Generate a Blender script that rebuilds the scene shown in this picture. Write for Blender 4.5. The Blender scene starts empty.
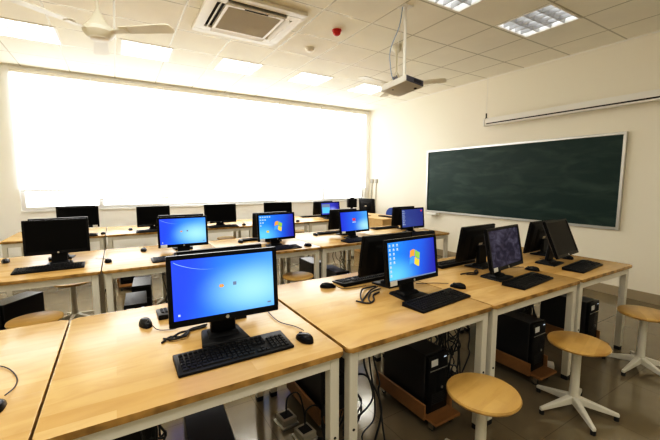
import bpy, bmesh, math, random
from mathutils import Vector, Matrix
random.seed(7)
S = bpy.context.scene
C = S.collection
PI = math.pi
R = math.radians

# ------------------------------------------------------------------ materials
def newmat(name):
    m = bpy.data.materials.new(name); m.use_nodes = True
    nt = m.node_tree; nt.nodes.clear()
    return m, nt, nt.nodes, nt.links

def principled(name, col, rough=.5, metal=0., spec=.5, bump=0., bscale=200., coat=0., var=0., vscale=6.):
    m, nt, N, L = newmat(name)
    out = N.new('ShaderNodeOutputMaterial'); b = N.new('ShaderNodeBsdfPrincipled')
    L.new(b.outputs[0], out.inputs[0])
    b.inputs['Base Color'].default_value = (*col, 1); b.inputs['Roughness'].default_value = rough
    b.inputs['Metallic'].default_value = metal; b.inputs['Specular IOR Level'].default_value = spec
    b.inputs['Coat Weight'].default_value = coat
    tc = N.new('ShaderNodeTexCoord')
    if var > 0:
        n = N.new('ShaderNodeTexNoise'); n.inputs['Scale'].default_value = vscale; n.inputs['Detail'].default_value = 4
        L.new(tc.outputs['Object'], n.inputs['Vector'])
        mx = N.new('ShaderNodeMix'); mx.data_type = 'RGBA'
        mx.inputs[6].default_value = (*[c * (1 - var) for c in col], 1); mx.inputs[7].default_value = (*[min(1, c * (1 + var)) for c in col], 1)
        L.new(n.outputs['Fac'], mx.inputs[0]); L.new(mx.outputs[2], b.inputs['Base Color'])
    if bump > 0:
        n = N.new('ShaderNodeTexNoise'); n.inputs['Scale'].default_value = bscale
        L.new(tc.outputs['Object'], n.inputs['Vector'])
        bp = N.new('ShaderNodeBump'); bp.inputs['Strength'].default_value = bump; bp.inputs['Distance'].default_value = .002
        L.new(n.outputs['Fac'], bp.inputs['Height']); L.new(bp.outputs[0], b.inputs['Normal'])
    return m

def emission(name, col, strength):
    m, nt, N, L = newmat(name)
    out = N.new('ShaderNodeOutputMaterial'); e = N.new('ShaderNodeEmission')
    e.inputs[0].default_value = (*col, 1); e.inputs[1].default_value = strength
    L.new(e.outputs[0], out.inputs[0])
    return m

def wood(name, c1, c2, dark, rough=.25, plank=(.9, .075), spec=.5, edge=None):
    m, nt, N, L = newmat(name)
    out = N.new('ShaderNodeOutputMaterial'); b = N.new('ShaderNodeBsdfPrincipled')
    L.new(b.outputs[0], out.inputs[0])
    tc = N.new('ShaderNodeTexCoord'); oi = N.new('ShaderNodeObjectInfo')
    mul = N.new('ShaderNodeMath'); mul.operation = 'MULTIPLY'; mul.inputs[1].default_value = 13.7
    L.new(oi.outputs['Random'], mul.inputs[0])
    add = N.new('ShaderNodeVectorMath'); add.operation = 'ADD'
    L.new(tc.outputs['Object'], add.inputs[0]); L.new(mul.outputs[0], add.inputs[1])
    br = N.new('ShaderNodeTexBrick')
    br.inputs['Scale'].default_value = 1; br.inputs['Mortar Size'].default_value = 0.0
    br.inputs['Brick Width'].default_value = plank[0]; br.inputs['Row Height'].default_value = plank[1]
    br.inputs['Color1'].default_value = (*c1, 1); br.inputs['Color2'].default_value = (*c2, 1)
    br.inputs['Mortar'].default_value = (*c2, 1)
    L.new(add.outputs[0], br.inputs['Vector'])
    mp = N.new('ShaderNodeMapping'); mp.inputs['Scale'].default_value = (3, 13, 13)
    L.new(add.outputs[0], mp.inputs['Vector'])
    n = N.new('ShaderNodeTexNoise'); n.inputs['Scale'].default_value = 1.4; n.inputs['Detail'].default_value = 5; n.inputs['Distortion'].default_value = .8
    L.new(mp.outputs[0], n.inputs['Vector'])
    n2 = N.new('ShaderNodeTexNoise'); n2.inputs['Scale'].default_value = 4.0; n2.inputs['Detail'].default_value = 3
    L.new(add.outputs[0], n2.inputs['Vector'])
    r = N.new('ShaderNodeValToRGB'); r.color_ramp.elements[0].position = .42; r.color_ramp.elements[1].position = .78
    L.new(n.outputs['Fac'], r.inputs[0])
    mm = N.new('ShaderNodeMath'); mm.operation = 'MULTIPLY'; mm.inputs[1].default_value = .38
    L.new(r.outputs[0], mm.inputs[0])
    mx = N.new('ShaderNodeMix'); mx.data_type = 'RGBA'
    L.new(mm.outputs[0], mx.inputs[0]); L.new(br.outputs['Color'], mx.inputs[6]); mx.inputs[7].default_value = (*dark, 1)
    r2 = N.new('ShaderNodeValToRGB'); r2.color_ramp.elements[0].position = .5; r2.color_ramp.elements[1].position = .8
    L.new(n2.outputs['Fac'], r2.inputs[0])
    mm2 = N.new('ShaderNodeMath'); mm2.operation = 'MULTIPLY'; mm2.inputs[1].default_value = .36
    L.new(r2.outputs[0], mm2.inputs[0])
    mx2 = N.new('ShaderNodeMix'); mx2.data_type = 'RGBA'
    L.new(mm2.outputs[0], mx2.inputs[0]); L.new(mx.outputs[2], mx2.inputs[6]); mx2.inputs[7].default_value = (*dark, 1)
    col = mx2.outputs[2]
    if edge:   # end grain on the upright edges
        ge = N.new('ShaderNodeNewGeometry'); sz = N.new('ShaderNodeSeparateXYZ'); L.new(ge.outputs['True Normal'], sz.inputs[0])
        ab = N.new('ShaderNodeMath'); ab.operation = 'ABSOLUTE'; L.new(sz.outputs[2], ab.inputs[0])
        rr = N.new('ShaderNodeMapRange'); rr.inputs[1].default_value = .75; rr.inputs[2].default_value = .35; L.new(ab.outputs[0], rr.inputs[0])
        n3 = N.new('ShaderNodeTexNoise'); n3.inputs['Scale'].default_value = 14; L.new(add.outputs[0], n3.inputs['Vector'])
        r3 = N.new('ShaderNodeValToRGB'); r3.color_ramp.elements[0].position = .38; r3.color_ramp.elements[1].position = .62
        r3.color_ramp.elements[0].color = (*[c * .5 for c in edge], 1); r3.color_ramp.elements[1].color = (*edge, 1); L.new(n3.outputs['Fac'], r3.inputs[0])
        m5 = N.new('ShaderNodeMix'); m5.data_type = 'RGBA'; L.new(rr.outputs[0], m5.inputs[0]); L.new(col, m5.inputs[6]); L.new(r3.outputs[0], m5.inputs[7]); col = m5.outputs[2]
    L.new(col, b.inputs['Base Color'])
    b.inputs['Roughness'].default_value = rough; b.inputs['Specular IOR Level'].default_value = spec
    return m

def tiles(name, col, line, sx, sy, ox, oy, lw, rough, var=.06, vscale=3., bumpy=0., spec=.5):
    """tiled surface in the object's XY plane"""
    m, nt, N, L = newmat(name)
    out = N.new('ShaderNodeOutputMaterial'); b = N.new('ShaderNodeBsdfPrincipled')
    L.new(b.outputs[0], out.inputs[0])
    tc = N.new('ShaderNodeTexCoord'); sp = N.new('ShaderNodeSeparateXYZ'); L.new(tc.outputs['Object'], sp.inputs[0])
    facs = []
    for ax, s, o in ((0, sx, ox), (1, sy, oy)):
        a = N.new('ShaderNodeMath'); a.operation = 'SUBTRACT'; a.inputs[1].default_value = o; L.new(sp.outputs[ax], a.inputs[0])
        d = N.new('ShaderNodeMath'); d.operation = 'PINGPONG'; d.inputs[1].default_value = s / 2; L.new(a.outputs[0], d.inputs[0])
        c = N.new('ShaderNodeMath'); c.operation = 'LESS_THAN'; c.inputs[1].default_value = lw / 2; L.new(d.outputs[0], c.inputs[0])
        facs.append(c)
    mxm = N.new('ShaderNodeMath'); mxm.operation = 'MAXIMUM'; L.new(facs[0].outputs[0], mxm.inputs[0]); L.new(facs[1].outputs[0], mxm.inputs[1])
    n = N.new('ShaderNodeTexNoise'); n.inputs['Scale'].default_value = vscale; n.inputs['Detail'].default_value = 6
    L.new(tc.outputs['Object'], n.inputs['Vector'])
    m1 = N.new('ShaderNodeMix'); m1.data_type = 'RGBA'
    m1.inputs[6].default_value = (*[c * (1 - var) for c in col], 1); m1.inputs[7].default_value = (*[min(1, c * (1 + var)) for c in col], 1)
    L.new(n.outputs['Fac'], m1.inputs[0])
    m2 = N.new('ShaderNodeMix'); m2.data_type = 'RGBA'
    L.new(mxm.outputs[0], m2.inputs[0]); L.new(m1.outputs[2], m2.inputs[6]); m2.inputs[7].default_value = (*line, 1)
    L.new(m2.outputs[2], b.inputs['Base Color'])
    b.inputs['Roughness'].default_value = rough; b.inputs['Specular IOR Level'].default_value = spec
    if bumpy > 0:
        ra = N.new('ShaderNodeMapRange'); ra.inputs[3].default_value = rough; ra.inputs[4].default_value = .5; L.new(mxm.outputs[0], ra.inputs[0]); L.new(ra.outputs[0], b.inputs['Roughness'])
        me_ = N.new('ShaderNodeMath'); me_.operation = 'MULTIPLY'; me_.inputs[1].default_value = .35; L.new(mxm.outputs[0], me_.inputs[0]); L.new(me_.outputs[0], b.inputs['Metallic'])
        mp = N.new('ShaderNodeMapping'); mp.inputs['Scale'].default_value = (20, 160, 1); L.new(tc.outputs['Object'], mp.inputs['Vector'])
        nn = N.new('ShaderNodeTexNoise'); nn.inputs['Scale'].default_value = 1; L.new(mp.outputs[0], nn.inputs['Vector'])
        bp = N.new('ShaderNodeBump'); bp.inputs['Strength'].default_value = bumpy; bp.inputs['Distance'].default_value = .003
        L.new(nn.outputs['Fac'], bp.inputs['Height']); L.new(bp.outputs[0], b.inputs['Normal'])
    return m

def screen_mat(name, left, mid, right, glow, gpos, gsize=.35, strength=1., rot=0.):
    """lit display: horizontal gradient (Generated coords) plus a soft round glow"""
    m, nt, N, L = newmat(name)
    out = N.new('ShaderNodeOutputMaterial'); e = N.new('ShaderNodeEmission'); e.inputs[1].default_value = strength
    g = N.new('ShaderNodeBsdfGlossy'); g.inputs['Roughness'].default_value = .25; g.inputs['Color'].default_value = (.03, .03, .03, 1)
    ad = N.new('ShaderNodeAddShader'); L.new(e.outputs[0], ad.inputs[0]); L.new(g.outputs[0], ad.inputs[1]); L.new(ad.outputs[0], out.inputs[0])
    tc = N.new('ShaderNodeTexCoord'); sp = N.new('ShaderNodeSeparateXYZ'); L.new(tc.outputs['Generated'], sp.inputs[0])
    t = N.new('ShaderNodeMath'); t.operation = 'MULTIPLY_ADD'; t.inputs[1].default_value = rot; L.new(sp.outputs[2], t.inputs[0]); L.new(sp.outputs[0], t.inputs[2])
    r = N.new('ShaderNodeValToRGB'); r.color_ramp.interpolation = 'EASE'
    r.color_ramp.elements[0].color = (*left, 1); r.color_ramp.elements[1].color = (*right, 1)
    k = r.color_ramp.elements.new(.5); k.color = (*mid, 1)
    L.new(t.outputs[0], r.inputs[0])
    vm = N.new('ShaderNodeVectorMath'); vm.operation = 'DISTANCE'; cb = N.new('ShaderNodeCombineXYZ')
    L.new(sp.outputs[0], cb.inputs[0]); L.new(sp.outputs[2], cb.inputs[1]); L.new(cb.outputs[0], vm.inputs[0]); vm.inputs[1].default_value = (gpos[0], gpos[1], 0)
    mr = N.new('ShaderNodeMapRange'); mr.interpolation_type = 'SMOOTHSTEP'; mr.inputs[1].default_value = 0; mr.inputs[2].default_value = gsize; mr.inputs[3].default_value = .9; mr.inputs[4].default_value = 0
    L.new(vm.outputs['Value'], mr.inputs[0])
    mx = N.new('ShaderNodeMix'); mx.data_type = 'RGBA'; L.new(mr.outputs[0], mx.inputs[0]); L.new(r.outputs[0], mx.inputs[6]); mx.inputs[7].default_value = (*glow, 1)
    L.new(mx.outputs[2], e.inputs[0])
    return m

M = {}
M['black'] = principled('black plastic', (.006, .006, .007), .42, spec=.22)
M['black_gloss'] = principled('glossy black bezel', (.005, .005, .006), .25, spec=.22)
M['black_case'] = principled('black tower case', (.014, .014, .017), .3, spec=.75, bump=.2, bscale=500)
M['key'] = principled('black keys', (.012, .012, .013), .45, spec=.3)
M['cord'] = principled('black rubber cord', (.012, .012, .012), .55)
M['frame'] = principled('cream white powder-coated steel', (.70, .68, .60), .38)
M['foot'] = principled('black rubber foot', (.015, .014, .013), .7)
M['white'] = principled('white plastic', (.80, .78, .72), .4)
M['label'] = principled('white paper sticker', (.75, .75, .73), .6)
M['silver'] = principled('brushed aluminium', (.62, .62, .60), .35, metal=.85)
M['chrome'] = principled('chrome', (.7, .7, .7), .15, metal=1)
M['top'] = wood('birch block desk top', (.67, .45, .195), (.58, .365, .135), (.38, .21, .065), .26, spec=.5, edge=(.50, .30, .10))
M['stool'] = wood('honey birch stool seat', (.60, .39, .135), (.48, .29, .085), (.32, .165, .045), .3, plank=(.5, .06))
M['trolley'] = wood('brown varnished wood', (.34, .18, .06), (.28, .14, .045), (.18, .085, .028), .4, plank=(.6, .2))
M['podium'] = wood('pale plywood', (.70, .47, .22), (.66, .43, .19), (.5, .3, .12), .45, plank=(2, 2))
M['wall'] = principled('cream painted plaster', (.83, .785, .665), .75, bump=.08, bscale=60)
M['wall_bright'] = principled('brightened wall plaster', (.93, .92, .88), .7, bump=.08, bscale=60)  # back wall colour whitened so the wall looks more brightly lit
M['ceil'] = tiles('cream mineral ceiling tile', (.88, .845, .735), (.54, .51, .42), .6, .63, 3.68, 1.95, .018, .8, bumpy=.25, spec=.2)
M['floor'] = tiles('polished taupe floor tile', (.20, .165, .105), (.13, .108, .07), .6, .6, .1, .35, .004, .13, var=.15, vscale=5, spec=.95)
M['base_tile'] = principled('tan skirting tile', (.36, .30, .21), .3, var=.08)
M['green'] = None
M['socket'] = principled('greyish plastic', (.42, .40, .34), .5)
M['win_frame'] = principled('white window aluminium', (.82, .82, .80), .4)
M['blind'] = emission('self-glowing white roller fabric', (1, .985, .95), 2.35)  # fabric emits by itself, standing in for daylight coming through it
M['lamp'] = emission('fluorescent tube glow', (1, .97, .90), 42)
M['lamp_soft'] = emission('dimmer fluorescent tube glow', (.95, .97, 1), 3)
M['reflector'] = principled('white reflector', (.85, .85, .83), .4)
M['louver'] = principled('satin aluminium louver', (.50, .50, .50), .35, metal=.6)
M['ac_white'] = principled('cream white appliance plastic', (.85, .82, .74), .45)
M['ac_grille'] = principled('grey beige grille', (.55, .49, .38), .7, bump=.6, bscale=300)
M['dark'] = principled('dark slot', (.015, .013, .011), .8)
M['fan'] = principled('ivory enamel', (.80, .77, .65), .4)
M['red'] = principled('red plastic', (.55, .02, .015), .4)
M['proj'] = principled('pale grey projector plastic', (.66, .64, .58), .45)
M['proj_dark'] = principled('slate grey projector face', (.10, .10, .13), .4)
M['blue_cord'] = principled('pale blue cord', (.25, .33, .48), .5)
M['blue'] = principled('blue plastic', (.02, .07, .32), .4)
M['off'] = principled('switched-off screen glass', (.003, .003, .003), .3, spec=.12)
M['off_brown'] = principled('dark matt screen', (.014, .012, .010), .4, spec=.15)

def board_mat():
    m, nt, N, L = newmat('dark green chalkboard')
    out = N.new('ShaderNodeOutputMaterial'); b = N.new('ShaderNodeBsdfPrincipled'); L.new(b.outputs[0], out.inputs[0])
    tc = N.new('ShaderNodeTexCoord'); mp = N.new('ShaderNodeMapping'); mp.inputs['Scale'].default_value = (1, .8, 3.2); L.new(tc.outputs['Object'], mp.inputs[0])
    n = N.new('ShaderNodeTexNoise'); n.inputs['Scale'].default_value = 2.4; n.inputs['Detail'].default_value = 8; n.inputs['Distortion'].default_value = .6
    L.new(mp.outputs[0], n.inputs['Vector'])
    r = N.new('ShaderNodeValToRGB'); r.color_ramp.elements[0].position = .45; r.color_ramp.elements[0].color = (.009, .032, .027, 1)
    r.color_ramp.elements[1].position = .82; r.color_ramp.elements[1].color = (.045, .075, .064, 1)
    L.new(n.outputs['Fac'], r.inputs[0]); L.new(r.outputs[0], b.inputs['Base Color']); b.inputs['Roughness'].default_value = .5; b.inputs['Specular IOR Level'].default_value = .3
    return m
M['green'] = board_mat()

def glass_mat():
    m, nt, N, L = newmat('clear window glass')
    out = N.new('ShaderNodeOutputMaterial'); t = N.new('ShaderNodeBsdfTransparent'); g = N.new('ShaderNodeBsdfGlossy'); g.inputs['Roughness'].default_value = .02
    f = N.new('ShaderNodeFresnel'); mx = N.new('ShaderNodeMixShader')
    L.new(f.outputs[0], mx.inputs[0]); L.new(t.outputs[0], mx.inputs[1]); L.new(g.outputs[0], mx.inputs[2]); L.new(mx.outputs[0], out.inputs[0])
    return m
M['glass'] = glass_mat()

M['scr_logon'] = screen_mat('blue logon screen', (.035, .095, .95), (.045, .26, 1.0), (.09, .36, 1.0), (.42, .88, 1.0), (.78, .38), .62, 0.68, -.12)
M['scr_desktop'] = screen_mat('blue desktop screen', (.03, .30, .95), (.03, .16, .85), (.035, .035, .42), (.18, .68, .95), (.10, .12), .62, 0.65, -.10)
M['scr_logon2'] = screen_mat('blue screen with pale corner', (.03, .06, .70), (.035, .16, .85), (.10, .40, .9), (.45, .85, .9), (.92, .22), .50, 0.65)
M['scr_navy'] = screen_mat('navy desktop screen', (.055, .085, .30), (.05, .07, .27), (.045, .055, .25), (.06, .09, .3), (.3, .3), .4, 0.61)
M['scr_purple'] = screen_mat('violet desktop screen', (.06, .09, .5), (.07, .08, .55), (.04, .035, .32), (.3, .35, .9), (.62, .45), .3, 0.65)
M['ui_white'] = emission('pale screen icon', (.75, .85, .95), 0.56)
M['ui_orange'] = emission('orange screen icon', (.95, .42, .08), 0.63)
M['ui_grey'] = emission('grey screen icon', (.25, .32, .45), 0.56)
M['ui_red'] = emission('red screen icon', (.80, .08, .10), 0.56)
M['ui_green'] = emission('green screen icon', (.35, .65, .10), 0.63)
M['ui_blue'] = emission('light blue screen icon', (.10, .40, .95), 0.63)
M['ui_yellow'] = emission('yellow screen icon', (.95, .70, .08), 0.63)
M['ui_cyan'] = emission('cyan screen picture', (.15, .62, .95), 0.63)
M['ui_streak'] = emission('pale blue light streak', (.40, .60, 1.0), 0.63)

def leafy_mat():
    m, nt, N, L = newmat('dim violet picture screen')
    out = N.new('ShaderNodeOutputMaterial'); e = N.new('ShaderNodeEmission'); e.inputs[1].default_value = 1
    g = N.new('ShaderNodeBsdfGlossy'); g.inputs['Roughness'].default_value = .25; g.inputs['Color'].default_value = (.03, .03, .03, 1)
    ad = N.new('ShaderNodeAddShader'); L.new(e.outputs[0], ad.inputs[0]); L.new(g.outputs[0], ad.inputs[1]); L.new(ad.outputs[0], out.inputs[0])
    tc = N.new('ShaderNodeTexCoord'); n = N.new('ShaderNodeTexNoise'); n.inputs['Scale'].default_value = 4.5; n.inputs['Detail'].default_value = 3; n.inputs['Distortion'].default_value = 1.5
    L.new(tc.outputs['Generated'], n.inputs['Vector'])
    r = N.new('ShaderNodeValToRGB'); r.color_ramp.elements[0].position = .4; r.color_ramp.elements[0].color = (.014, .012, .022, 1)
    r.color_ramp.elements[1].position = .72; r.color_ramp.elements[1].color = (.06, .055, .075, 1)
    L.new(n.outputs['Fac'], r.inputs[0]); L.new(r.outputs[0], e.inputs[0])
    return m
M['scr_leafy'] = leafy_mat()

# ------------------------------------------------------------------ mesh builder
class MB:
    def __init__(s): s.bm = bmesh.new()
    def _new(s, verts, faces, T=None, bevel=0., seg=1):
        vs = [s.bm.verts.new((T @ Vector(v)) if T else v) for v in verts]
        fs = [s.bm.faces.new([vs[i] for i in f]) for f in faces]
        if bevel > 0:
            es = list({e for f in fs for e in f.edges})
            bmesh.ops.bevel(s.bm, geom=es, offset=bevel, segments=seg, profile=.5, affect='EDGES', clamp_overlap=True)
        return s
    def box(s, x0, x1, y0, y1, z0, z1, T=None, bevel=0., seg=1):
        v = [(x0, y0, z0), (x1, y0, z0), (x1, y1, z0), (x0, y1, z0), (x0, y0, z1), (x1, y0, z1), (x1, y1, z1), (x0, y1, z1)]
        f = [(3, 2, 1, 0), (4, 5, 6, 7), (0, 1, 5, 4), (1, 2, 6, 5), (2, 3, 7, 6), (3, 0, 4, 7)]
        return s._new(v, f, T, bevel, seg)
    def hexa(s, bot, top, T=None, bevel=0., seg=1):
        f = [(3, 2, 1, 0), (4, 5, 6, 7), (0, 1, 5, 4), (1, 2, 6, 5), (2, 3, 7, 6), (3, 0, 4, 7)]
        return s._new(list(bot) + list(top), f, T, bevel, seg)
    def prism(s, poly, z0, z1, T=None, bevel=0., seg=1):
        n = len(poly)
        v = [(x, y, z0) for x, y in poly] + [(x, y, z1) for x, y in poly]
        f = [tuple(range(n))[::-1], tuple(range(n, 2 * n))] + [(i, (i + 1) % n, n + (i + 1) % n, n + i) for i in range(n)]
        vs = [s.bm.verts.new((T @ Vector(q)) if T else q) for q in v]
        fs = [s.bm.faces.new([vs[i] for i in q]) for q in f]
        if bevel > 0:
            es = list(set(fs[0].edges) | set(fs[1].edges))
            bmesh.ops.bevel(s.bm, geom=es, offset=bevel, segments=seg, profile=.5, affect='EDGES', clamp_overlap=True)
        return s
    def lathe(s, prof, n=24, T=None, cap=True):
        rings = []
        for r, z in prof:
            rings.append([s.bm.verts.new((T @ Vector((r * math.cos(2 * PI * i / n), r * math.sin(2 * PI * i / n), z))) if T else (r * math.cos(2 * PI * i / n), r * math.sin(2 * PI * i / n), z)) for i in range(n)])
        for a, b in zip(rings, rings[1:]):
            for i in range(n): s.bm.faces.new((a[i], a[(i + 1) % n], b[(i + 1) % n], b[i]))
        if cap:
            s.bm.faces.new(rings[0][::-1]); s.bm.faces.new(rings[-1])
        return s
    def tube(s, pts, r, n=6, r1=None, cap=True):
        P = [Vector(p) for p in pts]; rings = []; up = None
        for i, p in enumerate(P):
            d = (P[min(i + 1, len(P) - 1)] - P[max(i - 1, 0)])
            d = d.normalized() if d.length > 1e-9 else Vector((0, 0, 1))
            if up is None:
                up = d.orthogonal().normalized()
            else:
                up = (up - d * up.dot(d)); up = up.normalized() if up.length > 1e-6 else d.orthogonal().normalized()
            w = d.cross(up)
            rr = r if r1 is None else r + (r1 - r) * i / (len(P) - 1)
            rings.append([s.bm.verts.new(p + (up * math.cos(2 * PI * k / n) + w * math.sin(2 * PI * k / n)) * rr) for k in range(n)])
        for a, b in zip(rings, rings[1:]):
            for i in range(n): s.bm.faces.new((a[i], a[(i + 1) % n], b[(i + 1) % n], b[i]))
        if cap:
            s.bm.faces.new(rings[0][::-1]); s.bm.faces.new(rings[-1])
        return s
    def quad(s, pts):
        s.bm.faces.new([s.bm.verts.new(p) for p in pts]); return s
    def build(s, name, mat, parent=None, smooth=35):
        bmesh.ops.recalc_face_normals(s.bm, faces=s.bm.faces)
        me = bpy.data.meshes.new(name); s.bm.to_mesh(me); s.bm.free()
        me.materials.append(mat)
        if smooth:
            me.polygons.foreach_set('use_smooth', [True] * len(me.polygons)); me.set_sharp_from_angle(angle=R(smooth))
        o = bpy.data.objects.new(name, me); C.objects.link(o)
        if parent: o.parent = parent
        return o

def curve(pts, k=5):
    P = [Vector(p) for p in pts]; out = []
    for i in range(len(P) - 1):
        p0 = P[max(i - 1, 0)]; p1 = P[i]; p2 = P[i + 1]; p3 = P[min(i + 2, len(P) - 1)]
        for j in range(k):
            t = j / k
            out.append(.5 * ((2 * p1) + (-p0 + p2) * t + (2 * p0 - 5 * p1 + 4 * p2 - p3) * t * t + (-p0 + 3 * p1 - 3 * p2 + p3) * t ** 3))
    out.append(P[-1]); return out

def tag(o, label=None, cat=None, group=None, kind=None):
    if label: o['label'] = label
    if cat: o['category'] = cat
    if group: o['group'] = group
    if kind: o['kind'] = kind
    return o
def thing(name, label, cat, loc=(0, 0, 0), rz=0., group=None):
    o = bpy.data.objects.new(name, None); C.objects.link(o); o.empty_display_size = .1
    o.location = loc; o.rotation_euler = (0, 0, rz)
    return tag(o, label, cat, group)
def copy_tree(o, parent=None):
    c = o.copy(); C.objects.link(c)
    if parent: c.parent = parent
    for ch in list(o.children): copy_tree(ch, c)
    return c
def struct(o): o['kind'] = 'structure'; return o
def rrect(x0, x1, y0, y1, r, n=5):
    out = []
    for cx, cy, a in ((x1 - r, y0 + r, -90), (x1 - r, y1 - r, 0), (x0 + r, y1 - r, 90), (x0 + r, y0 + r, 180)):
        for i in range(n + 1):
            t = R(a + 90 * i / n); out.append((cx + r * math.cos(t), cy + r * math.sin(t)))
    return out

# ------------------------------------------------------------------ room
XL, XR, YB, YF, ZC = -2.1, 5.40, 7.05, -2.2, 3.16
WX0, WX1, WZ0, WZ1 = -1.27, 5.28, 1.0, 3.04
struct(MB().box(XL - .1, XR + .1, YF - .1, YB + .3, -.1, 0).build('floor', M['floor'], smooth=0))
struct(MB().box(XR, XR + .12, YF - .1, YB + .25, 0, ZC + .14).build('wall_right', M['wall'], smooth=0))
struct(MB().box(XL - .12, XL, YF - .1, YB + .25, 0, ZC + .14).build('wall_left', M['wall'], smooth=0))
struct(MB().box(XL, XR, YF - .12, YF, 0, ZC + .14).build('wall_front', M['wall'], smooth=0))
wb = MB()
wb.box(XL, XR, YB, YB + .2, 0, WZ0); wb.box(XL, XR, YB, YB + .2, WZ1, ZC + .14)
wb.box(XL, WX0, YB, YB + .2, WZ0, WZ1); wb.box(WX1, XR, YB, YB + .2, WZ0, WZ1)
struct(wb.build('wall_back', M['wall_bright'], smooth=0))
LIGHTS = [(3.98, 2.26), (2.78, 2.26), (-.78, 5.41), (.44, 5.41), (1.66, 5.41), (2.88, 5.41), (4.10, 5.41)]
HL = .30
def ceiling():
    xs = sorted({XL, XR} | {round(x + d, 4) for x, y in LIGHTS for d in (-HL, HL)}); ys = sorted({YF, YB} | {round(y + d, 4) for x, y in LIGHTS for d in (-HL, HL)})
    b = MB()
    vs = {}
    def v(x, y):
        if (x, y) not in vs: vs[(x, y)] = b.bm.verts.new((x, y, ZC))
        return vs[(x, y)]
    for x0, x1 in zip(xs, xs[1:]):
        for y0, y1 in zip(ys, ys[1:]):
            cx, cy = (x0 + x1) / 2, (y0 + y1) / 2
            if any(abs(cx - lx) < HL and abs(cy - ly) < HL for lx, ly in LIGHTS): continue
            b.bm.faces.new((v(x0, y0), v(x0, y1), v(x1, y1), v(x1, y0)))
    b.box(XL, XR, YF, YB, ZC + .13, ZC + .14)
    return struct(b.build('ceiling', M['ceil'], smooth=0))
ceiling()
# skirting tiles
struct(MB().box(XR - .012, XR, YF, YB, 0, .12).build('baseboard_right', M['base_tile'], smooth=0))
struct(MB().box(XL, XR, YB - .012, YB, 0, .12).build('baseboard_back', M['base_tile'], smooth=0))
struct(MB().box(XL, XL + .012, YF, YB, 0, .12).build('baseboard_left', M['base_tile'], smooth=0))
# wall angle round the ceiling
struct(MB().box(XR - .02, XR, YF, YB, ZC - .014, ZC).build('trim_right', M['ac_white'], smooth=0))
struct(MB().box(XL, XR - .02, YB - .02, YB, ZC - .014, ZC).build('trim_back', M['ac_white'], smooth=0))
# window: frame with mullions, panes, sill
wins = [(WX0, .80), (.80, 2.97), (2.97, WX1)]
for i, (a, b_) in enumerate(wins):
    f = MB(); t = .05
    y0, y1 = YB + .06, YB + .11
    f.box(a, a + t, y0, y1, WZ0, WZ1); f.box(b_ - t, b_, y0, y1, WZ0, WZ1); f.box(a + t, b_ - t, y0, y1, WZ0, WZ0 + t); f.box(a + t, b_ - t, y0, y1, WZ1 - t, WZ1)
    mid = (a + b_) / 2; f.box(mid - .03, mid + .03, y0, y1, WZ0 + t, WZ1 - t)
    w = struct(f.build('window_%d' % (i + 1), M['win_frame'], smooth=0))
    p = MB(); p.box(a + t, mid - .03, YB + .082, YB + .088, WZ0 + t, WZ1 - t); p.box(mid + .03, b_ - t, YB + .082, YB + .088, WZ0 + t, WZ1 - t)
    p.build('window_pane', M['glass'], w, smooth=0)
struct(MB().box(WX0, WX1, YB - .02, YB + .06, WZ0 - .03, WZ0, bevel=.004).build('trim_sill', M['win_frame'], smooth=0))

# roller blinds
BL = [(-1.25, -.27, 1.30, 'tall white roller blind at the window end away from the blackboard, stopping above the sill'),
      (-.25, .80, 1.15, 'white roller blind behind the switched-off black monitors of the back row'),
      (.82, 1.95, 1.03, 'white roller blind drawn right down to the sill, next to a slightly shorter one'),
      (1.97, 2.99, 1.12, 'middle white roller blind hanging a little short of the sill'),
      (3.01, 4.00, 1.02, 'white roller blind drawn to the sill behind the violet monitor of the back row'),
      (4.02, 5.26, 1.27, 'white roller blind hanging short in the corner beside the blackboard wall')]
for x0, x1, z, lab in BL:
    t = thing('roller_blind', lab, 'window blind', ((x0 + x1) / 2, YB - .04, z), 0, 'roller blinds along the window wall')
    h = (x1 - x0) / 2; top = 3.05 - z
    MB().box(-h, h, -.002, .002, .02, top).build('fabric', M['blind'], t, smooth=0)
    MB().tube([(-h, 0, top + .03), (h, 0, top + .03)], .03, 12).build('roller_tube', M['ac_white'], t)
    MB().box(-h, h, -.008, .008, 0, .022, bevel=.003).build('bottom_bar', M['win_frame'], t, smooth=0)

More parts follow.
